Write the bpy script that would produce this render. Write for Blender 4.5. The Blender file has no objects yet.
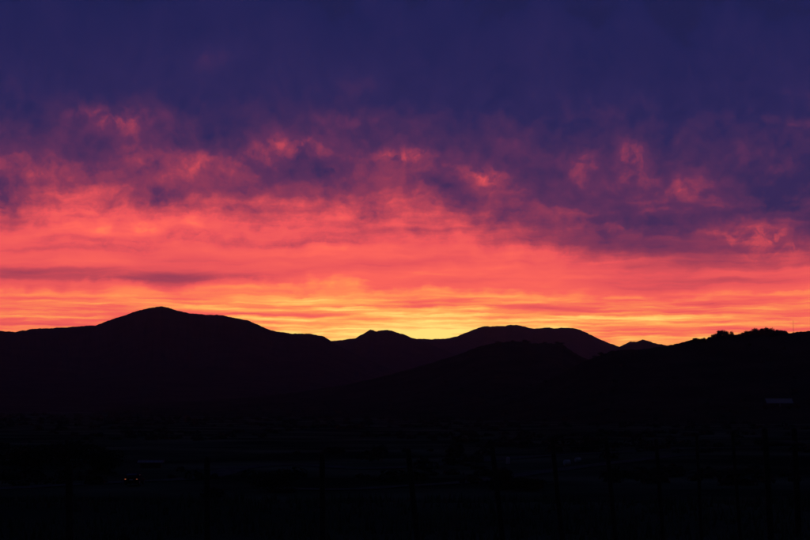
import bpy, bmesh, math, random
from mathutils import Vector, Matrix, noise as mn

R = random.Random(11)
D2R = math.radians
scene = bpy.context.scene
COL = scene.collection

# ------------------------------------------------------------------ camera
CAMZ = 10.0
F = 85.0 / 36.0 * 810.0            # focal length in photo pixels
HORIZON = 406.0                    # row of the level horizon in the photo
PITCH = math.atan((HORIZON - 270.0) / F)
cd = bpy.data.cameras.new('camera'); cam = bpy.data.objects.new('camera', cd); COL.objects.link(cam)
cam.location = (0, 0, CAMZ); cam.rotation_euler = (math.pi / 2 + PITCH, 0, 0)
cd.lens = 85; cd.sensor_width = 36; cd.clip_start = 0.1; cd.clip_end = 80000
scene.camera = cam

def ray(x, y):
    """view direction of a photo pixel"""
    u, v = (x - 405.0) / F, (270.0 - y) / F
    c, s = math.cos(PITCH), math.sin(PITCH)
    return Vector((u, c - v * s, s + v * c))
def azel(x, y):
    d = ray(x, y).normalized()
    return math.degrees(math.atan2(d.x, d.y)), math.degrees(math.asin(d.z))

# ------------------------------------------------------------------ view
scene.render.engine = 'CYCLES'
scene.view_settings.view_transform = 'Standard'; scene.view_settings.look = 'None'
scene.view_settings.exposure = 0; scene.view_settings.gamma = 1
scene.view_settings.use_curve_mapping = False
scene.cycles.use_denoising = True
scene.cycles.max_bounces = 5
scene.cycles.volume_bounces = 0

def lin(c):
    return tuple((v / 255 / 12.92 if v / 255 <= 0.04045 else ((v / 255 + 0.055) / 1.055) ** 2.4) for v in c) + (1,)

def lerp_table(tab, x):
    if x <= tab[0][0]: return tab[0][1]
    for (a, u), (b, v) in zip(tab, tab[1:]):
        if x <= b: return u + (v - u) * (x - a) / (b - a)
    return tab[-1][1]

# ------------------------------------------------------------------ world: a dusk sky of lit cloud sheets
world = bpy.data.worlds.new('World'); scene.world = world; world.use_nodes = True
NT = world.node_tree; NT.nodes.clear()
class V:
    """a float socket with arithmetic"""
    def __init__(s, sock): s.s = sock
    def __add__(a, b): return op('ADD', a, b)
    def __radd__(a, b): return op('ADD', b, a)
    def __sub__(a, b): return op('SUBTRACT', a, b)
    def __rsub__(a, b): return op('SUBTRACT', b, a)
    def __mul__(a, b): return op('MULTIPLY', a, b)
    def __rmul__(a, b): return op('MULTIPLY', b, a)
    def __truediv__(a, b): return op('DIVIDE', a, b)
def put(inp, v):
    if isinstance(v, V): NT.links.new(v.s, inp)
    else: inp.default_value = v
def op(kind, a, b=None, c=None):
    n = NT.nodes.new('ShaderNodeMath'); n.operation = kind
    for i, v in enumerate((a, b, c)):
        if v is not None: put(n.inputs[i], v)
    return V(n.outputs[0])
def sstep(v, lo, hi):
    n = NT.nodes.new('ShaderNodeMapRange'); n.interpolation_type = 'SMOOTHSTEP'
    put(n.inputs['Value'], v); n.inputs['From Min'].default_value = lo; n.inputs['From Max'].default_value = hi
    return V(n.outputs[0])
def ramp(v, lo, hi, stops, interp='LINEAR'):
    n = NT.nodes.new('ShaderNodeValToRGB'); put(n.inputs[0], (v - lo) / (hi - lo))
    cr = n.color_ramp; cr.interpolation = interp
    stops = sorted(stops, key=lambda t: t[0])
    for i, (p, c) in enumerate(stops):
        e = cr.elements[i] if i < 2 else cr.elements.new(1.0)
        e.position = (p - lo) / (hi - lo); e.color = c if isinstance(c, tuple) else (c, c, c, 1)
    return V(n.outputs[0])
def fbm(x, y, z, detail=5, rough=.55, dist=0.0):
    c = NT.nodes.new('ShaderNodeCombineXYZ'); put(c.inputs[0], x); put(c.inputs[1], y); put(c.inputs[2], z)
    n = NT.nodes.new('ShaderNodeTexNoise'); NT.links.new(c.outputs[0], n.inputs['Vector'])
    n.inputs['Scale'].default_value = 1; n.inputs['Detail'].default_value = detail
    n.inputs['Roughness'].default_value = rough; n.inputs['Distortion'].default_value = dist
    return V(n.outputs[0])

tc = NT.nodes.new('ShaderNodeTexCoord'); sx = NT.nodes.new('ShaderNodeSeparateXYZ')
NT.links.new(tc.outputs['Generated'], sx.inputs[0])
dx, dy, dz = (V(o) for o in sx.outputs)
A = op('ARCTAN2', dx, dy) * 57.29578                      # azimuth from the sunset, degrees
E = op('ARCSINE', op('MINIMUM', op('MAXIMUM', dz, -1.0), 1.0)) * 57.29578   # elevation, degrees
L = op('LOGARITHM', op('MAXIMUM', E, -1.0) + 2.4, math.e)  # sheets pack together towards the horizon
# turbulence that frays every edge
wa = fbm(A * .55, L * 5.0, 3.1, 6, .58) - .5
we = fbm(A * .55, L * 5.0, 9.7, 6, .58) - .5
wa2 = fbm(A * 1.6, L * 13.0, 5.5, 5, .58) - .5
Aw = A + wa * 2.2 + wa2 * .7
Ew = E + we * 1.5 + wa2 * .35
# the lower edge of the cloud deck sinks towards the north-west
def sky_el(y): return (HORIZON - y) / F * 57.29578
shift = ramp(Aw, -13, 13, [(azel(x, 250)[0], .5 + s / 150) for x, s in
      ((0, 0), (100, -10), (230, -8), (330, -4), (405, 4), (470, 16), (540, 34), (620, 48), (720, 56), (809, 60))], 'EASE')
shift = (shift - .5) * (150 / F * 57.29578)
Es = Ew + shift * sstep(E, 2.9, 4.8) * (1 - sstep(E, 4.9, 7.6) * .62)
heat = ramp(Es, 0, 15, [(sky_el(y), h) for y, h in
      ((-90, .03), (0, .07), (60, .12), (100, .165), (130, .235), (155, .30), (175, .37), (195, .455), (213, .545),
       (236, .64), (262, .69), (284, .715), (293, .815), (310, .845), (325, .88), (340, .92), (404, .95))])
# the glow is strongest above the set sun and dies away round the horizon
side = op('ABSOLUTE', A - .6)
heat = heat - sstep(side, .6, 10.0) * (1 - sstep(E, 1.8, 6)) * .085
heat = heat * (1 - sstep(side, 12, 52) * .95)
# turbulent billows, long streaks, fine streaks
n1 = fbm(A * .62 + wa * .8, L * 9.0 + we * 1.4, 1.7, 6, .56) - .5
n2 = fbm(A * .20 + wa * .4, L * 17.0 + we * 1.4 - A * .03, 4.2, 6, .58) - .5
n3 = fbm(A * .42 + wa * .6, L * 40.0 + we * 1.8, 8.8, 5, .58) - .5
n5 = fbm(A * 1.5 + wa2 * 1.5, L * 14.0 + wa2 * 2.0, 6.1, 5, .6)   # breaks single clouds into wisps
n4 = fbm(A * 2.2 + wa * 1.0, L * 24.0 + we * 2.0, 2.3, 5, .58) - .5
near = 1 - sstep(side, 20, 80)
heat = heat + near * (n1 * (sstep(E, 3.9, 6.2) * (1 - sstep(E, 7.4, 9.8) * .48)) * .32
              + n4 * (sstep(E, 4.2, 6.2) * (1 - sstep(E, 8.0, 10.5) * .85)) * .24
              + n2 * (1 - sstep(E, 5.4, 7.2)) * .32
              + n3 * (1 - sstep(E, 2.9, 3.6)) * .54)
# single clouds: azimuth and elevation (from the photo), half sizes, tilt, lit or shaded
CLOUDS = [
 (114,117,34,12,-8,.19),(285,148,42,13,6,.15),(345,119,22,6,0,.10),(402,159,26,7,-8,.17),(190,162,50,13,0,.08),
 (486,177,26,9,4,.18),(576,166,13,17,0,.12),(632,160,17,15,10,.17),(690,190,30,12,0,.08),(752,232,50,17,-12,.17),
 (797,122,24,5,-10,.12),(505,128,24,8,0,.06),(30,168,50,12,0,.08),(550,258,60,12,0,.05),(610,112,26,8,0,.05),
 (440,240,70,9,0,.05),(215,55,18,10,20,.06),(360,85,18,10,0,.05),(150,225,110,9,0,.05),
 (168,202,30,9,0,-.09),(2,193,14,15,0,-.14),(232,141,26,14,0,-.10),(448,187,22,9,0,-.09),(560,212,60,12,4,-.07),(620,196,90,14,3,.04),
 (325,168,28,9,0,-.12),(335,243,60,7,0,-.08),(378,214,14,5,0,-.10),(115,243,60,7,0,-.05),(140,277,150,4,1.5,-.09),(220,281,80,5,1,-.10),(50,271,80,4.5,2,-.12),(150,276,60,4,2,-.06),(205,236,40,5,0,-.07),(650,268,60,3,0,-.05),
 (695,215,50,20,0,-.06),(790,185,44,34,0,-.14),(660,225,60,10,4,-.08),(430,303,40,3.4,1,-.15),(560,309,46,4.5,1,-.15),(300,316,60,2.6,0,-.12),
 (30,324,70,4,0,-.10),(90,300,90,2.5,0,-.07),(700,329,80,2.6,0,-.09),(640,281,110,3,0,-.06),(760,300,60,4,0,-.06),
 (650,319,80,2.6,0,.07),(420,335,60,9,0,.13),(540,297,190,4,0,.05),(230,303,120,4,0,.06),(470,318,110,5,0,.06)]
Ac = A + wa * 1.1 + wa2 * .5
Ec = E + we * .8 + wa2 * .22
Af = A + wa * .8
Ef = E + we * .16 + wa2 * .05
wisp = sstep(n5, .30, .70) * 1.25 + .25
for x, y, rx, ry, rot, amp in CLOUDS:
    a0, e0 = azel(x, y)
    fine = y > 262
    p, q = ((Af if fine else Ac) - a0), ((Ef if fine else Ec) - e0)
    c, s = math.cos(D2R(rot)), math.sin(D2R(rot))
    k = 33.37
    g1 = (p * c + q * s) * (k / (rx * 1.25))
    g2 = (q * c - p * s) * (k / (ry * 1.25))
    g = op('EXPONENT', (g1 * g1 + g2 * g2) * -1.0)
    heat = heat + g * ((amp * 1.0) if fine else wisp * (amp * 1.0))
heat = op('MAXIMUM', heat, near * (.06 + .13 * sstep(E, 9.5, 7.0)))
heat = op('MINIMUM', heat, .765 + .3 * (1 - sstep(E, 3.1, 4.0)))
PAL = [(0, (16, 19, 29)), (.07, (26, 31, 84)), (.16, (40, 36, 89)), (.26, (66, 41, 89)), (.36, (94, 46, 90)), (.46, (142, 56, 88)),
       (.55, (197, 71, 87)), (.63, (235, 84, 89)), (.72, (253, 99, 88)), (.80, (255, 132, 82)), (.88, (255, 172, 88)), (1, (255, 221, 118))]
GAIN = ((0, 1.0), (.5, 1.12), (.7, 1.22), (.8, 1.32), (1, 1.42))   # the haze in front takes this much back
colr = ramp(heat, 0, 1, [(p, tuple(v * lerp_table(GAIN, p) for v in lin(c)[:3]) + (1,)) for p, c in PAL])
bg = NT.nodes.new('ShaderNodeBackground'); NT.links.new(colr.s, bg.inputs[0]); bg.inputs[1].default_value = 1.0
world.cycles.sampling_method = 'MANUAL'; world.cycles.sample_map_resolution = 512
# the clear air behind the clouds, sun just under the horizon
nis = NT.nodes.new('ShaderNodeTexSky'); nis.sky_type = 'NISHITA'; nis.sun_disc = False
nis.sun_elevation = D2R(-3.0); nis.sun_rotation = D2R(0.6)
bg2 = NT.nodes.new('ShaderNodeBackground'); NT.links.new(nis.outputs[0], bg2.inputs[0]); bg2.inputs[1].default_value = 0.008
add = NT.nodes.new('ShaderNodeAddShader'); out = NT.nodes.new('ShaderNodeOutputWorld')
NT.links.new(bg.outputs[0], add.inputs[0]); NT.links.new(bg2.outputs[0], add.inputs[1]); NT.links.new(add.outputs[0], out.inputs[0])
# the sun has set behind the mountains: no direct sunlight reaches the place, so there is no sun lamp
#SKY_END

# ------------------------------------------------------------------ helpers
def mat(name, c1, c2=None, scale=1.0, rough=.9, c3=None, bump=0.0, spec=.2, metal=0.0, emit=None, lo=.38, hi=.62):
    m = bpy.data.materials.new(name); m.use_nodes = True
    nt = m.node_tree; b = nt.nodes['Principled BSDF']
    b.inputs['Roughness'].default_value = rough; b.inputs['Specular IOR Level'].default_value = spec
    b.inputs['Metallic'].default_value = metal
    tcn = nt.nodes.new('ShaderNodeTexCoord'); n = nt.nodes.new('ShaderNodeTexNoise')
    n.inputs['Scale'].default_value = scale; n.inputs['Detail'].default_value = 6
    nt.links.new(tcn.outputs['Object'], n.inputs['Vector'])
    r = nt.nodes.new('ShaderNodeValToRGB'); c2 = c2 or tuple(v * .6 for v in c1)
    r.color_ramp.elements[0].position = lo; r.color_ramp.elements[1].position = hi
    r.color_ramp.elements[0].color = (*c1, 1); r.color_ramp.elements[1].color = (*c2, 1)
    if c3:
        e = r.color_ramp.elements.new((lo + hi) / 2); e.color = (*c3, 1)
    nt.links.new(n.outputs['Fac'], r.inputs[0]); nt.links.new(r.outputs[0], b.inputs['Base Color'])
    if bump:
        bm_ = nt.nodes.new('ShaderNodeBump'); bm_.inputs['Strength'].default_value = bump
        nt.links.new(n.outputs['Fac'], bm_.inputs['Height']); nt.links.new(bm_.outputs[0], b.inputs['Normal'])
    if emit:
        b.inputs['Emission Color'].default_value = (*emit[0], 1); b.inputs['Emission Strength'].default_value = emit[1]
    return m

def mesh_obj(name, verts, faces, m, parent=None, smooth=False):
    me = bpy.data.meshes.new(name); me.from_pydata(verts, [], faces); me.update()
    if smooth: me.polygons.foreach_set('use_smooth', [True] * len(me.polygons))
    me.materials.append(m); o = bpy.data.objects.new(name, me); COL.objects.link(o); o.parent = parent
    return o
def bm_obj(name, bm, m, parent=None, smooth=False):
    me = bpy.data.meshes.new(name); bm.normal_update(); bm.to_mesh(me); bm.free()
    if smooth: me.polygons.foreach_set('use_smooth', [True] * len(me.polygons))
    me.materials.append(m); o = bpy.data.objects.new(name, me); COL.objects.link(o); o.parent = parent
    return o
def empty(name, loc, label, cat, group=None, rz=0.0):
    o = bpy.data.objects.new(name, None); COL.objects.link(o); o.location = loc; o.rotation_euler = (0, 0, rz)
    o.empty_display_size = .2
    return tag(o, label, cat, group)
def tag(o, label, cat, group=None):
    o['label'] = label; o['category'] = cat
    if group: o['group'] = group
    return o
def struct(o): o['kind'] = 'structure'; return o
def copy_thing(root, loc, rz, sc, label, group):
    c = root.copy(); COL.objects.link(c); c.location = loc; c.rotation_euler = (0, 0, rz); c.scale = sc
    tag(c, label, root['category'], group)
    for ch in root.children:
        k = ch.copy(); COL.objects.link(k); k.parent = c
    return c
def add_box(bm, c, size, M=None):
    r = bmesh.ops.create_cube(bm, size=1.0)
    T = Matrix.Translation(c) @ Matrix.Diagonal((*size, 1))
    bmesh.ops.transform(bm, matrix=(M @ T) if M else T, verts=r['verts']); return r['verts']
def add_tube(bm, pts, radii, seg=7, cap=True):
    rings = []
    for i, p in enumerate(pts):
        a = pts[max(i - 1, 0)]; b = pts[min(i + 1, len(pts) - 1)]
        t = (Vector(b) - Vector(a)).normalized()
        u = t.cross(Vector((.31, .12, .94)) if abs(t.z) < .9 else Vector((1, 0, 0))).normalized(); w = t.cross(u)
        r = radii[i] if isinstance(radii, (list, tuple)) else radii
        rings.append([bm.verts.new(Vector(p) + (u * math.cos(2 * math.pi * k / seg) + w * math.sin(2 * math.pi * k / seg)) * r) for k in range(seg)])
    for a, b in zip(rings, rings[1:]):
        for k in range(seg): bm.faces.new((a[k], a[(k + 1) % seg], b[(k + 1) % seg], b[k]))
    if cap:
        bm.faces.new(rings[0][::-1]); bm.faces.new(rings[-1])
def smooth01(t): t = min(max(t, 0), 1); return t * t * (3 - 2 * t)
def nz(x, y, z, o=4): return mn.fractal(Vector((x, y, z)), 1.0, 2.0, o)

# ------------------------------------------------------------------ the lie of the land
def ground_z(x, y):
    n = nz(x / 90, y / 90, 2.2, 3)
    near = 7.3 + 1.1 * (1 - smooth01((y - 3) / 11)) if y > 0 else 8.4
    t = smooth01((y + n * 6 - 46) / 105)
    base = near * (1 - t)
    far = smooth01((y - 60) / 200) if y > 0 else smooth01((-y - 60) / 200)
    return base + n * (.12 + .30 * far) + nz(x / 7, y / 7, 5, 2) * .05

# skyline of every ridge: photo column, photo row; then distance, front and back run, slope shape, roughness
RIDGES = {
 'mountain_far_peak': dict(D=8900, W=2300, B=1200, p=1.5, rough=.34, pts=[(540,380),(590,362),(612,351),(620,346.5),(626,343.7),(630,341.8),(634,341.4),(640,343),(655,348),(690,360),(740,380)]),
 'mountain_centre': dict(D=7600, W=2800, B=1800, p=1.35, rough=.34, pts=[(200,395),(280,372),(340,352),(380,343),(420,338.9),(431,339),(445,338.7),(457,336.3),(467.6,332),(475,329),(481.5,327),(486.6,326),(490,326.6),(500.5,325.8),(505.7,326),(511,324.6),(518,325.3),(526,327),(532.5,328.8),(540,328.3),(548,327.5),(554,328.3),(564,327.6),(569.6,327.7),(575,328.6),(581,330),(592,335.5),(605,341.5),(619.5,346.8),(645,356),(700,374),(780,398)]),
 'mountain_small_peak': dict(D=6200, W=1800, B=1800, p=1.5, rough=.34, pts=[(560,378),(590,364),(610,351),(620,347.3),(628,344.8),(636,342),(642.6,339.3),(646.6,340.6),(653,342.7),(658,344),(664,345),(690,352),(730,368),(790,392)]),
 'mountain_knoll': dict(D=6600, W=2200, B=2000, p=1.4, rough=.4, pts=[(180,392),(250,366),(300,349),(320,343),(332.5,341),(343,340),(355,338),(362,334.5),(370.5,329.5),(373,330),(376.5,331.8),(379,330.8),(388,330),(396,332),(403,334),(410,337),(421,340.5),(440,348),(470,362),(520,386),(560,400)]),
 'mountain_left': dict(D=5300, W=2300, B=2300, p=1.45, rough=.4, pts=[(-1500,372),(-1100,352),(-800,346),(-520,336),(-300,342),(-160,335),(-60,331.5),(0,331),(15,332),(30,329.3),(40,328.3),(52,328.2),(70,327),(96,325.2),(108,320.5),(125,315),(140,310),(152,307.4),(161,306.3),(168,307.6),(178,310.8),(190,313.4),(205,314.6),(222,315.2),(235,318),(248,320.6),(260,325.5),(270,330),(276,331.5),(293,333.6),(310,333.6),(317,335),(324,336.6),(330,340.3),(345,349),(380,365),(440,388),(500,402)]),
 'hill_centre': dict(D=2500, W=1250, B=900, p=1.45, rough=.5, pts=[(140,404),(220,400),(300,392),(350,384),(390,374.5),(420,366),(440,360),(457,355),(474.6,348),(485,345),(495,342.8),(509,341.6),(520,341.6),(531.6,343.5),(543.7,343.6),(557.5,343.2),(563,344.7),(568,348.7),(575,353),(584,358),(600,364),(640,376),(720,396)]),
 'hill_right': dict(D=1720, W=1080, B=800, p=2.7, rough=.6, pts=[(470,402),(520,392),(560,374),(584,361),(592,358.5),(602,354.5),(612,351),(625,349.5),(640,349.5),(660,346.7),(672,345),(676,343.7),(684,341.8),(692,339.8),(700,339),(708,339.2),(715,336.5),(725,335),(735,334.6),(745,334.3),(760,333.2),(775,332.8),(790,332.8),(800,331.8),(810,331.2),(850,329),(950,327),(1150,334),(1400,346),(1700,368),(2000,390)]),
}
def ridge_crest(k, t, rough=True):
    """height of the crest where it crosses the bearing x = t*y"""
    r = RIDGES[k]; px = 405 + t * F
    row = lerp_table(r['pts'], px)
    # bearing only scales the distance, the crest itself wanders nearer and farther
    D = r['D'] * (1 + .05 * mn.noise(Vector((t * 9, r['D'] / 1000, 0))))
    if rough: row += r['rough'] * (nz(px / 5.0, r['D'] / 700, 1.5, 4) * 1.1 + nz(px / 1.7, r['D'] / 700, 8.5, 3) * .7)
    v = (270 - row) / F; c, s = math.cos(PITCH), math.sin(PITCH)
    return D, CAMZ + D * (s + v * c) / (c - v * s)
def ridge_z(k, x, y):
    if y <= 1: return -50.0
    r = RIDGES[k]; t = x / y; px = 405 + t * F
    if px < r['pts'][0][0] - 60 or px > r['pts'][-1][0] + 60: return -50.0
    D, zc = ridge_crest(k, t)
    fade = smooth01((px - r['pts'][0][0] + 60) / 60) * smooth01((r['pts'][-1][0] + 60 - px) / 60)
    s = (D - y) / r['W'] if y < D else (y - D) / r['B']
    if s >= 1: return -6.0
    zs = ridge_crest(k, t, False)[1]; zc = zs + (zc - zs) * max(0.0, 1 - s * 14) ** 2   # skyline bumps stay on the crest
    g = (1 - s) ** r['p']
    L_ = r['D'] / 9
    gully = 1 - abs(nz(x / L_, y / (L_ * 2.2), r['D'] / 500, 4))
    spur = 1 - .34 * gully * math.sin(math.pi * min(s * 1.15, 1))
    bumps = nz(x / 22, y / 22, 7, 3) * min(r['D'] / 900, 4) * smooth01(s * 8) * g
    return -6 + (zc * fade + 6) * g * spur + bumps
def land_z(x, y):
    z = ground_z(x, y)
    for k in RIDGES:
        if y > RIDGES[k]['D'] * .35: z = max(z, ridge_z(k, x, y))
    return z
def hit(px, row):
    """where a photo pixel meets the land"""
    d = ray(px, row); d = d / d.y; y = 12.0
    while y < 9000:
        if CAMZ + d.z * y <= land_z(d.x * y, y): break
        y *= 1.004
    return Vector((d.x * y, y, land_z(d.x * y, y)))

M_soil = mat('dry_grass_soil', (.022, .034, .022), (.12, .15, .095), .022, .95, spec=0, lo=.40, hi=.64)
M_chap = mat('chaparral', (.022, .026, .016), (.05, .048, .030), .012, .95, spec=0, lo=.35, hi=.65)
M_wood = mat('woodland_slope', (.020, .030, .020), (.05, .06, .038), .02, .95, spec=0, lo=.35, hi=.65)
M_road = mat('dirt_road', (.13, .14, .125), (.075, .085, .075), .6, .95, spec=0)

# ground: one sheet, fine in front, out to the far side of the mountains
ths = [-24 + 48 * i / 420 for i in range(421)] + [24 + 312 * i / 90 for i in range(1, 90)]
rads = [.8 * (10400 / .8) ** (i / 250) for i in range(251)]
vs = [(0, 0, ground_z(0, 0))]; fs = []
for rr in rads:
    for th in ths:
        a = D2R(th); x, y = rr * math.sin(a), rr * math.cos(a)
        vs.append((x, y, ground_z(x, y)))
n = len(ths)
for j in range(n): fs.append((0, 1 + (j + 1) % n, 1 + j))
for i in range(len(rads) - 1):
    for j in range(n):
        a, b = 1 + i * n + j, 1 + i * n + (j + 1) % n
        fs.append((a, b, b + n, a + n))
struct(mesh_obj('ground', vs, fs, M_soil, smooth=True))

def build_ridge(k, name, m, nu, nf):
    r = RIDGES[k]; p0, p1 = r['pts'][0][0] - 60, r['pts'][-1][0] + 60
    us = []
    for i in range(nu + 1):                       # finer where the picture looks
        q = i / nu; us.append(p0 + (p1 - p0) * q)
    us = sorted(set(us + [x for x in range(-40, 851) if p0 < x < p1]))
    rows = [1 - (1 - i / nf) ** 1.0 for i in range(nf + 1)]
    depth = [(-1 + q) for q in rows] + [q for q in rows[1:][:nf // 2 * 2]]
    vs, fs = [], []
    for px in us:
        t = (px - 405) / F
        D, _ = ridge_crest(k, t)
        for d in depth:
            y = D + (d * r['W'] if d < 0 else d * r['B'])
            vs.append((t * y, y, ridge_z(k, t * y, y) if abs(d) > 1e-9 else max(ridge_z(k, t * D, D), -6)))
    h = len(depth)
    for i in range(len(us) - 1):
        for j in range(h - 1):
            a = i * h + j; fs.append((a, a + h, a + h + 1, a + 1))
    return struct(mesh_obj(name, vs, fs, m, smooth=True))
for k, name, m, nu, nf in (('mountain_far_peak', 'mountain', M_chap, 60, 24), ('mountain_centre', 'mountain', M_chap, 120, 40),
                    ('mountain_small_peak', 'mountain', M_chap, 80, 30), ('mountain_knoll', 'mountain', M_chap, 100, 36),
                    ('mountain_left', 'mountain', M_chap, 160, 44), ('hill_centre', 'hill', M_wood, 140, 60), ('hill_right', 'hill', M_wood, 180, 60)):
    build_ridge(k, name, m, nu, nf)

# dirt roads across the valley floor
def road(pixels, width, name):
    P = [hit(x, y) for x, y in pixels]; P = [p.xy for p in P]
    path = []
    for i in range(len(P) - 1):                   # Catmull-Rom
        p0, p1, p2, p3 = P[max(i - 1, 0)], P[i], P[i + 1], P[min(i + 2, len(P) - 1)]
        for q in range(14):
            t = q / 14
            path.append(.5 * ((2 * p1) + (p2 - p0) * t + (2 * p0 - 5 * p1 + 4 * p2 - p3) * t * t + (3 * p1 - p0 - 3 * p2 + p3) * t ** 3))
    vs, fs = [], []
    for i, p in enumerate(path):
        d = (path[min(i + 1, len(path) - 1)] - path[max(i - 1, 0)]).normalized(); nrm = Vector((-d.y, d.x))
        w = width * (1 + .12 * mn.noise(Vector((i * .3, 0, 0))))
        for s in (-.5, -.25, 0, .25, .5):
            q = p + nrm * s * w; vs.append((q.x, q.y, ground_z(q.x, q.y) + .10 + (.03 if abs(s) < .1 else 0)))
    for i in range(len(path) - 1):
        for j in range(4):
            a = i * 5 + j; fs.append((a, a + 1, a + 6, a + 5))
    return struct(mesh_obj(name, vs, fs, M_road, smooth=True))
road([(-260, 506), (-120, 497), (0, 489.5), (70, 485.5), (130, 482.5), (200, 478), (248, 467.5), (300, 465.8), (360, 469), (430, 466), (520, 458), (640, 451), (730, 448), (860, 446)], 4.6, 'road')
road([(270, 488), (340, 490), (400, 487), (470, 482), (560, 470), (650, 459), (700, 455)], 4.0, 'path')

# ------------------------------------------------------------------ vegetation
M_leaf = mat('oak_leaves', (.022, .034, .014), (.05, .06, .026), .8, .8)
M_scrub = mat('scrub_leaves', (.03, .036, .018), (.055, .055, .03), .9, .85)
M_bark = mat('bark', (.06, .048, .036), (.03, .025, .02), 3.0, .95)
M_grass = mat('grass', (.09, .12, .085), (.16, .18, .13), .5, .9, spec=0)
def crown_mesh(seed, wid, hgt, base, nleaf, leaf, lobes):
    """leaf clumps on the shells of several uneven lobes"""
    rr = random.Random(seed); vs, fs = [], []
    L = []
    for i in range(lobes):
        a = rr.uniform(0, 6.28); q = rr.uniform(.1, .62) * wid / 2; s = rr.uniform(.24, .40)
        L.append((Vector((math.cos(a) * q, math.sin(a) * q, base + hgt * (rr.uniform(.25, .78) if base > .5 else rr.uniform(.05, .70)))), Vector((wid * s, wid * s, hgt * s * .95))))
    L[0] = (Vector((0, 0, base + hgt * .36)), Vector((wid * .44, wid * .44, hgt * .40)))
    for i in range(nleaf):
        c, rad = L[rr.randrange(lobes)]
        d = Vector((rr.gauss(0, 1), rr.gauss(0, 1), rr.gauss(0, 1))).normalized()
        p = c + Vector((d.x * rad.x, d.y * rad.y, d.z * rad.z)) * (rr.uniform(.35, 1.06) ** .6)
        if p.z < base * .55: p.z = base * .55 + rr.uniform(0, .2 * hgt if base > .5 else .1 * hgt)
        nrm = (d + Vector((rr.gauss(0, .6), rr.gauss(0, .6), rr.gauss(0, .6)))).normalized()
        u = nrm.orthogonal().normalized(); u.rotate(Matrix.Rotation(rr.uniform(0, 6.28), 3, nrm)); w = nrm.cross(u)
        s = leaf * rr.uniform(.6, 1.3); b = len(vs)
        for a_, b_ in ((-1, -.1), (.1, -.7), (1, .1), (-.1, .7)): vs.append(p + u * a_ * s + w * b_ * s + nrm * (.15 * s * abs(a_)))
        fs.append((b, b + 1, b + 2, b + 3))
    return vs, fs
def make_tree(seed, wid, hgt, nleaf, leaf, name, label, cat, group, trunk=True, m=None, low=.22):
    t = empty(name, (0, 0, 0), label, cat, group)
    base = hgt * (low if trunk else .0)
    v, f = crown_mesh(seed, wid, hgt - base, base, nleaf, leaf, 9 if trunk else 7)
    mesh_obj('crown' if trunk else 'foliage', v, f, m or M_leaf, t)
    rr = random.Random(seed + 5); bm = bmesh.new(); r0 = hgt * .035
    if trunk:
        top = Vector((rr.uniform(-.1, .1) * wid, rr.uniform(-.1, .1) * wid, hgt * .42))
        add_tube(bm, [(0, 0, -.6), (top.x * .3, top.y * .3, hgt * .15), top], [r0 * 1.5, r0, r0 * .7])
        for q in range(5):
            a = q * 1.257 + rr.uniform(-.3, .3)
            e = Vector((math.cos(a) * wid * .3, math.sin(a) * wid * .3, hgt * rr.uniform(.55, .8)))
            add_tube(bm, [top * .85, top.lerp(e, .5) + Vector((0, 0, .1)), e], [r0 * .55, r0 * .4, r0 * .15], 5)
        bm_obj('trunk', bm, M_bark, t, True)
    else:
        for q in range(6):
            a = q * 1.05 + rr.uniform(-.3, .3)
            e = Vector((math.cos(a) * wid * .32, math.sin(a) * wid * .32, hgt * rr.uniform(.5, .8)))
            add_tube(bm, [(0, 0, -.3), e * .5, e], [r0 * .8, r0 * .6, r0 * .2], 5)
        bm_obj('stem', bm, M_bark, t, True)
    return t
# ridge-top oaks: column of the trunk, top row, width in metres, which model, label
G = 'trees along the wooded ridge crest'
LA = 'dark oak in the small clump on the ridge crest, apart from the long row'
LB = 'lone small dark tree standing in the gap between ridge-top clump and row'
LC = 'dark oak in the long row of trees on the ridge crest beside the mast'
LD = 'low scrubby tree on the descending shoulder below the ridge-top clump'
RT = [(696,337.8,5,LD),(704,337.6,4,LD),(710,336.3,4,LD),(713.5,334.3,4,LA),(717,332,5,LA),(720.5,330,6,'tallest dark oak of the small clump on the ridge crest'),(724.5,331,5,LA),(727,332.5,4,LA),(731.5,331.3,3.2,LB),
      (739,333.2,3,LC),(743,332.4,3,LC),(747,330.6,4,LC),(751.5,330,5,LC),(755,328.2,5,LC),(759,328.4,5,LC),(762.5,328,4,LC),(765,327,4,LC),(768.5,326.8,4,LC),(772,328,4.4,LC),(775.5,328.4,5,LC),
      (779,330,4,LC),(782.5,330.2,4,LC),(785,329.4,3.6,LC)]
protos = []
for i, (px, top, wid, lab) in enumerate(RT):
    t = (px - 405) / F; D, zc = ridge_crest('hill_right', t)
    D -= R.uniform(0, 14); x = t * D; z = ridge_z('hill_right', x, D)
    v = ray(px, top); h = CAMZ + v.z / v.y * D - z
    h = max(h, 2.2) * 1.08; wid = wid * 1.55
    if i < 5:
        p = make_tree(100 + i, 6.0, 7.0, 900, .40, 'oak_tree', lab, 'tree', G, low=.06); protos.append(p)
        p.location = (x, D, z - .1); p.rotation_euler = (0, 0, R.uniform(0, 6)); p.scale = (wid / 6, wid / 6, h / 7)
    else:
        copy_thing(protos[i % 5], (x, D, z - .1), R.uniform(0, 6), (wid / 6, wid / 6, h / 7), lab, G)
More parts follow.
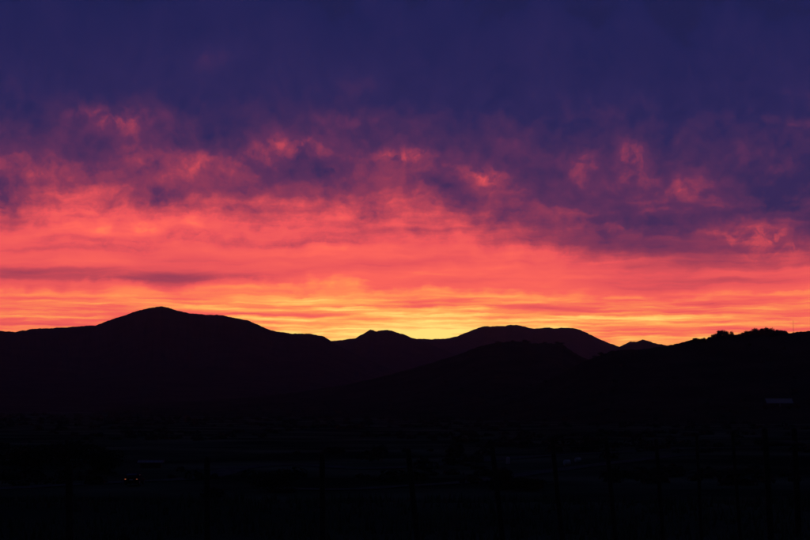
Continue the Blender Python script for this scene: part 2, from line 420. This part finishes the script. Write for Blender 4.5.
# trees on the nearer central hill
for px, wid, h in ((497, 7, 2.2), (513, 7, 2.4), (524.6, 8, 5), (527.5, 7, 3.2), (545, 8, 2.2), (558, 9, 2.6), (561.5, 7, 2.4), (601, 6, 3.2)):
    k = 'hill_right' if px > 590 else 'hill_centre'
    t = (px - 405) / F; D, zc = ridge_crest(k, t); x = t * D; z = ridge_z(k, x, D)
    lab = 'dark tree on the crest of the low hill in front of the purple mountain'
    if px == 524.6: lab = 'tallest dark tree on the crest of the low hill in front of the mountain'
    if px == 601: lab = 'single dark tree where the low hill meets the wooded ridge'
    copy_thing(protos[int(px) % 5], (x, D, z - .2), R.uniform(0, 6), (wid / 6, wid / 6, h / 7), lab, 'trees on the low hill crest')
# oaks and bushes on the valley floor
def plant(px, row, wid_px, top_row, name, label, cat, group, trunk, seed, nleaf, leaf):
    p = hit(px, row); s = p.y / F
    t = make_tree(seed, wid_px * s, (row - top_row) * s, nleaf, leaf, name, label, cat, group, trunk, None if trunk else M_scrub)
    t.location = (p.x, p.y, p.z - .05); return t
gl = 'oaks beside the valley road'
for i, (px, row, w, top, lab) in enumerate(((26, 478, 52, 445, 'dark spreading oak at the end of the roadside grove away from the car'),
        (66, 476, 62, 440, 'tallest dark oak in the middle of the grove behind the valley road'),
        (104, 475, 40, 450, 'smallest dark oak at the end of the roadside grove beside the car'))):
    plant(px, row, w, top, 'oak_tree', lab, 'tree', gl, True, 300 + i, 1500, .20)
plant(502, 490, 34, 467, 'bush', 'taller rounded dark bush of the pair behind the leaning fence post', 'bush', None, False, 401, 1800, .13)
plant(530, 491, 40, 474, 'bush', 'low spreading dark bush of the pair in the pasture beside the pale bales', 'bush', None, False, 402, 1600, .13)
plant(273, 492, 54, 468, 'bush', 'broad dark bush growing against the bend of the dirt road', 'bush', None, False, 403, 2000, .13)
plant(212, 498, 30, 485, 'bush', 'small dark bush at the foot of the second fence post', 'bush', None, False, 404, 1200, .12)
plant(590, 452, 44, 436, 'bush', 'dark thicket on the far side of the pasture beyond the pale bales', 'bush', None, False, 405, 1500, .16)
# scrub scattered over the valley floor and the lower slopes: too much and too small to count
rr = random.Random(77); vs, fs = [], []
for i in range(2300):
    y = 240 * (9.5 ** rr.random()); x = rr.uniform(-.27, .27) * y
    if mn.noise(Vector((x / 60, y / 140, 12))) < .02 + rr.uniform(-.15, .15) and y < 900: continue
    px = 405 + F * x / y
    if y < 420 and (485 < px < 600 or 110 < px < 172) or 750 < px < 810 and 1000 < y < 1400: continue   # open ground round the bales, the car and the buildings
    z = land_z(x, y); w = rr.uniform(.6, 1.7) * (1 + y / 1500); hh = w * rr.uniform(.5, .95)
    for q in range(30):
        d = Vector((rr.gauss(0, 1), rr.gauss(0, 1), abs(rr.gauss(0, 1)))).normalized(); rad = rr.uniform(.5, 1.1)
        p = Vector((x + d.x * w * rad, y + d.y * w * rad, z + d.z * hh * rad)); u = d.orthogonal().normalized()
        u.rotate(Matrix.Rotation(rr.uniform(0, 6.28), 3, d)); v_ = d.cross(u); sl = w * rr.uniform(.18, .4); k = len(vs)
        vs += [p - u * sl, p - v_ * sl * .7, p + u * sl, p + v_ * sl * .7 + d * sl * .3]; fs.append((k, k + 1, k + 2, k + 3))
so = mesh_obj('scrub', vs, fs, M_scrub); so['kind'] = 'stuff'; so['label'] = 'low dark scrub scattered over the valley floor and slopes'; so['category'] = 'scrub'
# rough grass on the slope beyond the fence
rr = random.Random(5); vs, fs = [], []
for i in range(9000):
    y = 34 + 150 * rr.random() ** 1.3; x = rr.uniform(-.25, .25) * y * 1.15
    if mn.noise(Vector((x / 6, y / 6, 3))) < -.25: continue
    z = ground_z(x, y) - .03; hh = rr.uniform(.10, .42)
    for b in range(3):
        a = rr.uniform(0, 6.28); w = rr.uniform(.012, .03) * (1 + y / 60); dx_, dy_ = math.cos(a), math.sin(a); k = len(vs); ln = rr.uniform(.1, .5) * hh
        ox, oy = rr.gauss(0, .08), rr.gauss(0, .08)
        vs += [(x + ox - dy_ * w, y + oy + dx_ * w, z), (x + ox + dy_ * w, y + oy - dx_ * w, z), (x + ox + dx_ * ln, y + oy + dy_ * ln, z + hh)]
        fs.append((k, k + 1, k + 2))
go = mesh_obj('grass', vs, fs, M_grass); go['kind'] = 'stuff'; go['label'] = 'rough dark grass on the slope beyond the fence'; go['category'] = 'grass'

# ------------------------------------------------------------------ the wire fence with leaning posts
M_post = mat('weathered_wood', (.085, .07, .055), (.045, .038, .03), 6, .9, bump=.4)
M_wire = mat('fence_wire', (.12, .115, .11), (.08, .06, .045), 8, .6, metal=.7)
Z0, STEP = 16.5, .132
def post_x(i): return (70 + 170.4 * i) / (1 + STEP * i)
LEAN = [1.0, 1.2, 1.0, 6.0, 6.4, 5.6, 5.2, 3.8, 2.4, 3.4, 2.6, 1.6]
FINE = {0: 69, 1: 207, 2: 322, 3: 408, 4: 492, 5: 552, 6: 606, 7: 656, 8: 696.5, 9: 732.5, 10: 764.5, 11: 794}
TOPROW = {0: 462, 1: 457, 2: 452, 3: 448.5, 4: 444.5, 5: 437.5, 6: 437, 7: 438.5, 8: 434, 9: 432, 10: 428, 11: 428}
posts = []
for i in range(-1, 13):
    Z = Z0 * (1 + STEP * i); px = FINE.get(i, post_x(i)); row = TOPROW.get(i, 406.5 + 55.8 / (1 + STEP * i))
    d = ray(px, row); d = d / d.y * Z
    top = Vector((d.x, Z, CAMZ + d.z)); lean = D2R(LEAN[i] if 0 <= i < 12 else 2)
    gz = ground_z(top.x, Z); h = top.z - gz
    posts.append((Vector((top.x + math.tan(lean) * h, Z + R.uniform(-.04, .04), gz)), top, i))
fence = empty('wire_fence', posts[0][0], 'tall wire fence with thin leaning posts and a braced end frame', 'fence')
org = posts[0][0]
for b, t, i in posts:
    bm = bmesh.new(); rad = .066 if i in (10, 11) else R.uniform(.031, .038); dr = (t - b)
    add_tube(bm, [b - dr * .12 - org, b - org, b + dr * .3 + Vector((R.uniform(-.008, .008), 0, 0)) - org, b + dr * .65 + Vector((R.uniform(-.008, .008), 0, 0)) - org, b + dr * .985 - org, t - org],
             [rad * 1.05, rad * 1.05, rad, rad * .97, rad * .93, rad * .7], 9)
    bm_obj('post', bm, M_post, fence, True)
for fr in (.09, .24, .40, .56, .72, .95):
    bm = bmesh.new(); pts = []
    for (b, t, i), (b2, t2, _) in zip(posts, posts[1:]):
        for q in range(4):
            u = q / 4; p = b.lerp(t, fr).lerp(b2.lerp(t2, fr), u); p.z -= .025 * 4 * u * (1 - u); p.y -= .05
            pts.append(p - org)
    pts.append(posts[-1][0].lerp(posts[-1][1], fr) - org)
    add_tube(bm, pts, .0016, 5); bm_obj('wire', bm, M_wire, fence)
p10 = next(p for p in posts if p[2] == 10); p11 = next(p for p in posts if p[2] == 11)
bm = bmesh.new(); za = lambda p: p[0].lerp(p[1], .86)
add_tube(bm, [za(p10) - org, za(p10).lerp(za(p11), .5) - org + Vector((0, 0, .01)), za(p11) - org], [.052, .055, .05], 9)
bm_obj('brace_rail', bm, M_post, fence, True)
bm = bmesh.new(); add_tube(bm, [p10[0].lerp(p10[1], .12) - org, p11[0].lerp(p11[1], .84) - org], .0035, 5); bm_obj('brace_wire', bm, M_wire, fence)

# ------------------------------------------------------------------ car with its tail lamps lit, on the valley road
M_paint = mat('car_paint', (.02, .022, .026), (.02, .02, .024), 2, .8, spec=.05)
M_glass = mat('dark_glass', (.012, .014, .016), (.012, .014, .016), 1, .08, spec=.6)
M_rub = mat('tyre_rubber', (.02, .02, .02), (.03, .03, .03), 5, .9)
M_rim = mat('rim_metal', (.35, .35, .36), (.3, .3, .3), 5, .4, metal=.8)
M_tail = mat('lit_tail_lamp', (.4, .04, .02), (.4, .04, .02), 2, .3, emit=((1.0, .26, .10), .22))
M_tail2 = mat('dim_tail_lamp', (.4, .04, .02), (.4, .04, .02), 2, .3, emit=((1.0, .26, .14), .10))
M_plate = mat('plate_white', (.7, .7, .68), (.65, .65, .62), 4, .5)
cp = hit(131, 487); s = cp.y / F
heading = math.atan2(hit(70, 485.5).x - hit(200, 478).x, hit(200, 478).y - hit(70, 485.5).y) * .12
car = empty('car', (cp.x, cp.y, ground_z(cp.x, cp.y) + .13), 'dark car on the valley road with two orange tail lamps glowing', 'car', None, heading)
def loft(sections, m, name, parent):
    """closed body from cross sections (y, half width, list of (frac, z))"""
    bm = bmesh.new(); rings = []
    for y, prof in sections:
        ring = [bm.verts.new((w, y, z)) for w, z in prof] + [bm.verts.new((-w, y, z)) for w, z in reversed(prof)]
        rings.append(ring)
    for a, b in zip(rings, rings[1:]):
        for k in range(len(a)):
            bm.faces.new((a[k], a[(k + 1) % len(a)], b[(k + 1) % len(a)], b[k]))
    bm.faces.new(rings[0]); bm.faces.new(rings[-1][::-1])
    bmesh.ops.recalc_face_normals(bm, faces=bm.faces)
    o = bm_obj(name, bm, m, parent, True)
    md = o.modifiers.new('bevel', 'BEVEL'); md.width = .03; md.segments = 2; md.limit_method = 'ANGLE'
    return o
P = lambda w, z0, z1: [(w * .90, z0), (w, z0 + .16), (w, z0 + .42), (w * .93, z1)]
loft([(0, P(.82, .30, .92)), (.12, P(.88, .24, .98)), (.8, P(.90, .20, .98)), (3.0, P(.90, .20, .96)), (3.9, P(.88, .22, .88)), (4.35, P(.80, .30, .74))], M_paint, 'body', car)
C = lambda w, w2, z1: [(w, .93), (w * .98, 1.08), (w2, z1 - .06), (w2 * .9, z1)]
loft([(.12, C(.76, .72, 1.06)), (.55, C(.80, .64, 1.42)), (1.6, C(.82, .66, 1.47)), (2.3, C(.82, .64, 1.43)), (3.15, C(.78, .72, 1.02))], M_paint, 'cabin', car)
def slab(name, c, size, m, parent, rx=0.0):
    bm = bmesh.new(); add_box(bm, (0, 0, 0), size)
    bmesh.ops.bevel(bm, geom=bm.edges[:], offset=min(size) * .25, segments=2, affect='EDGES')
    o = bm_obj(name, bm, m, parent, True); o.location = c; o.rotation_euler = (rx, 0, 0); return o
slab('rear_window', (0, .335, 1.255), (1.20, .02, .44), M_glass, car, -.86 + .0)
for sgn in (-1, 1):
    slab('side_window', (sgn * .75, 1.45, 1.22), (.10, 1.5, .26), M_glass, car)
    slab('tail_lamp', (sgn * .72, -.015, .78), (.18, .06, .11), M_tail if sgn < 0 else M_tail2, car)
    for wy in (.85, 3.45):
        bm = bmesh.new(); add_tube(bm, [(-.1, 0, 0), (-.07, 0, 0), (.07, 0, 0), (.1, 0, 0)], [.28, .32, .32, .28], 20)
        w = bm_obj('wheel', bm, M_rub, car, True); w.location = (sgn * .80, wy, .32)
        bm = bmesh.new(); add_tube(bm, [(0, 0, 0), (sgn * .112, 0, 0)], [.2, .18], 14); bm_obj('rim', bm, M_rim, w)
slab('rear_bumper', (0, -.03, .45), (1.62, .12, .18), M_paint, car)
slab('number_plate', (0, -.03, .70), (.46, .02, .12), M_plate, car)

# ------------------------------------------------------------------ buildings and pale things on the valley floor
M_roof = mat('pale_metal_roof', (.36, .38, .36), (.24, .26, .24), .8, .5, spec=.4)
M_wall = mat('board_wall', (.09, .075, .06), (.06, .05, .042), 3, .9)
M_pane = mat('window_glass', (.02, .022, .026), (.02, .022, .026), 1, .1, spec=.6)
M_trim = mat('trim_paint', (.35, .34, .32), (.3, .29, .27), 3, .7)
def barn(px, row, length, depth, eave, rise, name, label, cat, ry, nwin, seams, M_roof):
    p = hit(px, row); b = empty(name, (p.x, p.y, p.z - .1), label, cat, None, ry)
    L2, d2 = length / 2, depth / 2
    bm = bmesh.new(); add_box(bm, (0, 0, eave / 2 - .4), (length, depth, eave + .8))
    bm_obj('wall', bm, M_wall, b)
    for s in (-1, 1):                                     # gables
        bm = bmesh.new()
        a = [bm.verts.new((s * L2, y, z)) for y, z in ((-d2, eave), (d2, eave), (0, eave + rise - .05))]
        c = [bm.verts.new((s * (L2 - .15), y, z)) for y, z in ((-d2, eave), (d2, eave), (0, eave + rise - .05))]
        bm.faces.new(a); bm.faces.new(c[::-1])
        for k in range(3): bm.faces.new((a[k], c[k], c[(k + 1) % 3], a[(k + 1) % 3]))
        bmesh.ops.recalc_face_normals(bm, faces=bm.faces); bm_obj('gable', bm, M_wall, b)
    ang = math.atan2(rise, d2); run = math.hypot(rise, d2) + .45
    for s in (-1, 1):
        rt = None
        for q in range(seams):                            # standing-seam panels
            w = (length + .9) / seams
            bm = bmesh.new(); add_box(bm, (0, -run / 2 + .0, .05), (w - .03, run, .06)); add_box(bm, (w / 2 - .03, -run / 2, .10), (.04, run, .05))
            o = bm_obj('roof_panel', bm, M_roof, b)
            o.location = (-length / 2 - .45 + w * (q + .5), 0, eave + rise); o.rotation_euler = (ang, 0, 0 if s < 0 else math.pi)
            if s > 0: o.location.x = -o.location.x
    bm = bmesh.new(); add_box(bm, (0, 0, eave + rise + .10), (length + .9, .35, .08)); bm_obj('ridge_cap', bm, M_roof, b)
    for q in range(nwin):
        x = -L2 + length * (q + .5) / nwin
        if nwin > 1 and q == nwin // 2:
            d = slab('door', (x, -d2 - .03, 1.05), (1.0, .06, 2.1), M_trim, b); continue
        w = slab('window', (x, -d2 - .03, eave * .55), (1.1, .06, 1.0), M_trim, b)
        slab('pane', (0, -.03, 0), (.94, .03, .84), M_pane, w)
    return b
barn(778.5, 407.5, 17.0, 8.0, 2.6, 3.0, 'barn', 'long low building with a pale metal roof on the slope below the wooded ridge', 'building', .06, 5, 14, M_roof)
barn(151, 468, 3.2, 2.2, 1.0, .26, 'field_shed', 'low shed with a pale roof in the valley field behind the car', 'shed', .05, 0, 6, mat('dull_tin_roof', (.22, .23, .22), (.14, .15, .14), 1.5, .6))
g = hit(778, 408)
for px, w, h, lab in ((763, 4.5, 3.6, 'dark tree at the valley end of the long pale-roofed building'), (771, 3, 2.2, 'low dark tree before the long wall of the pale-roofed building'), (787, 3.5, 2.4, 'low dark tree before the long wall of the pale-roofed building'), (795, 5, 4.2, 'taller dark tree at the uphill end of the long pale-roofed building')):
    q = hit(px, 408.2); q.y -= 7; q.z = land_z(q.x, q.y)
    copy_thing(protos[int(px) % 5], (q.x, q.y, q.z - .2), px, (w / 6, w / 6, h / 7), lab, 'trees around the long building')
M_white = mat('pale_plastic', (.48, .50, .50), (.36, .38, .38), 2, .5)
p = hit(508, 464)
tk = empty('water_tank', (p.x, p.y, p.z), 'small upright pale tank standing in the pasture behind the dark bushes', 'tank')
bm = bmesh.new(); add_tube(bm, [(0, 0, -.1), (0, 0, .05), (0, 0, .95), (0, 0, 1.08), (0, 0, 1.16)], [.33, .34, .34, .28, .12], 16); bm_obj('drum', bm, M_white, tk, True)
bm = bmesh.new(); add_tube(bm, [(0, 0, 1.14), (0, 0, 1.22)], [.11, .11], 12); bm_obj('lid', bm, M_trim, tk, True)
for px, row, rad, lab in ((567, 466, .5, 'larger pale wrapped bale lying in the pasture nearer the fence post'), (578, 462.5, .42, 'smaller pale wrapped bale lying farther off in the pasture')):
    p = hit(px, row)
    bl = empty('wrapped_bale', (p.x, p.y, p.z), lab, 'bale', None, .4)
    bm = bmesh.new(); add_tube(bm, [(-.5, 0, rad), (-.46, 0, rad), (0, 0, rad), (.46, 0, rad), (.5, 0, rad)], [rad * .86, rad * .98, rad, rad * .98, rad * .86], 18); bm_obj('wrap', bm, M_white, bl, True)
    for q in (-.2, .2):
        bm = bmesh.new(); add_tube(bm, [(q - .015, 0, rad), (q + .015, 0, rad)], [rad * 1.008] * 2, 18); bm_obj('band', bm, M_trim, bl, True)

# ------------------------------------------------------------------ mast on the ridge
M_mast = mat('mast_steel', (.2, .2, .2), (.14, .14, .14), 1, .6, metal=.3)
t = (793.5 - 405) / F; D, zc = ridge_crest('hill_right', t); z = ridge_z('hill_right', t * D, D)
v = ray(793.5, 320); h = CAMZ + v.z / v.y * D - z
ms = empty('radio_mast', (t * D, D, z), 'thin bare mast standing on the ridge past the end of the tree row', 'mast')
bm = bmesh.new(); add_tube(bm, [(0, 0, -.5), (0, 0, h * .6), (0, 0, h)], [.14, .10, .06], 8); bm_obj('pole', bm, M_mast, ms, True)
for q, zz in enumerate((.82, .9)):
    bm = bmesh.new(); add_tube(bm, [(-.45, 0, h * zz), (.45, 0, h * zz)], .04, 6); bm_obj('cross_arm', bm, M_mast, ms)
bm = bmesh.new(); add_box(bm, (0, 0, .1), (1, 1, .6)); bm_obj('footing', bm, M_trim, ms)

# ------------------------------------------------------------------ the evening haze
bm = bmesh.new(); add_box(bm, (0, 0, 0), (1, 1, 1))
hm = bpy.data.materials.new('haze_air'); hm.use_nodes = True; nt = hm.node_tree; nt.nodes.clear()
pv = nt.nodes.new('ShaderNodeVolumePrincipled'); pv.inputs['Color'].default_value = (.92, .92, .95, 1); pv.inputs['Density'].default_value = 3.1e-5
pv.inputs['Anisotropy'].default_value = .62
ou = nt.nodes.new('ShaderNodeOutputMaterial'); nt.links.new(pv.outputs[0], ou.inputs['Volume'])
hz = bm_obj('haze', bm, hm); hz['kind'] = 'stuff'
hz.scale = (21000, 21000, 560); hz.location = (0, 0, 560 / 2 - 8)
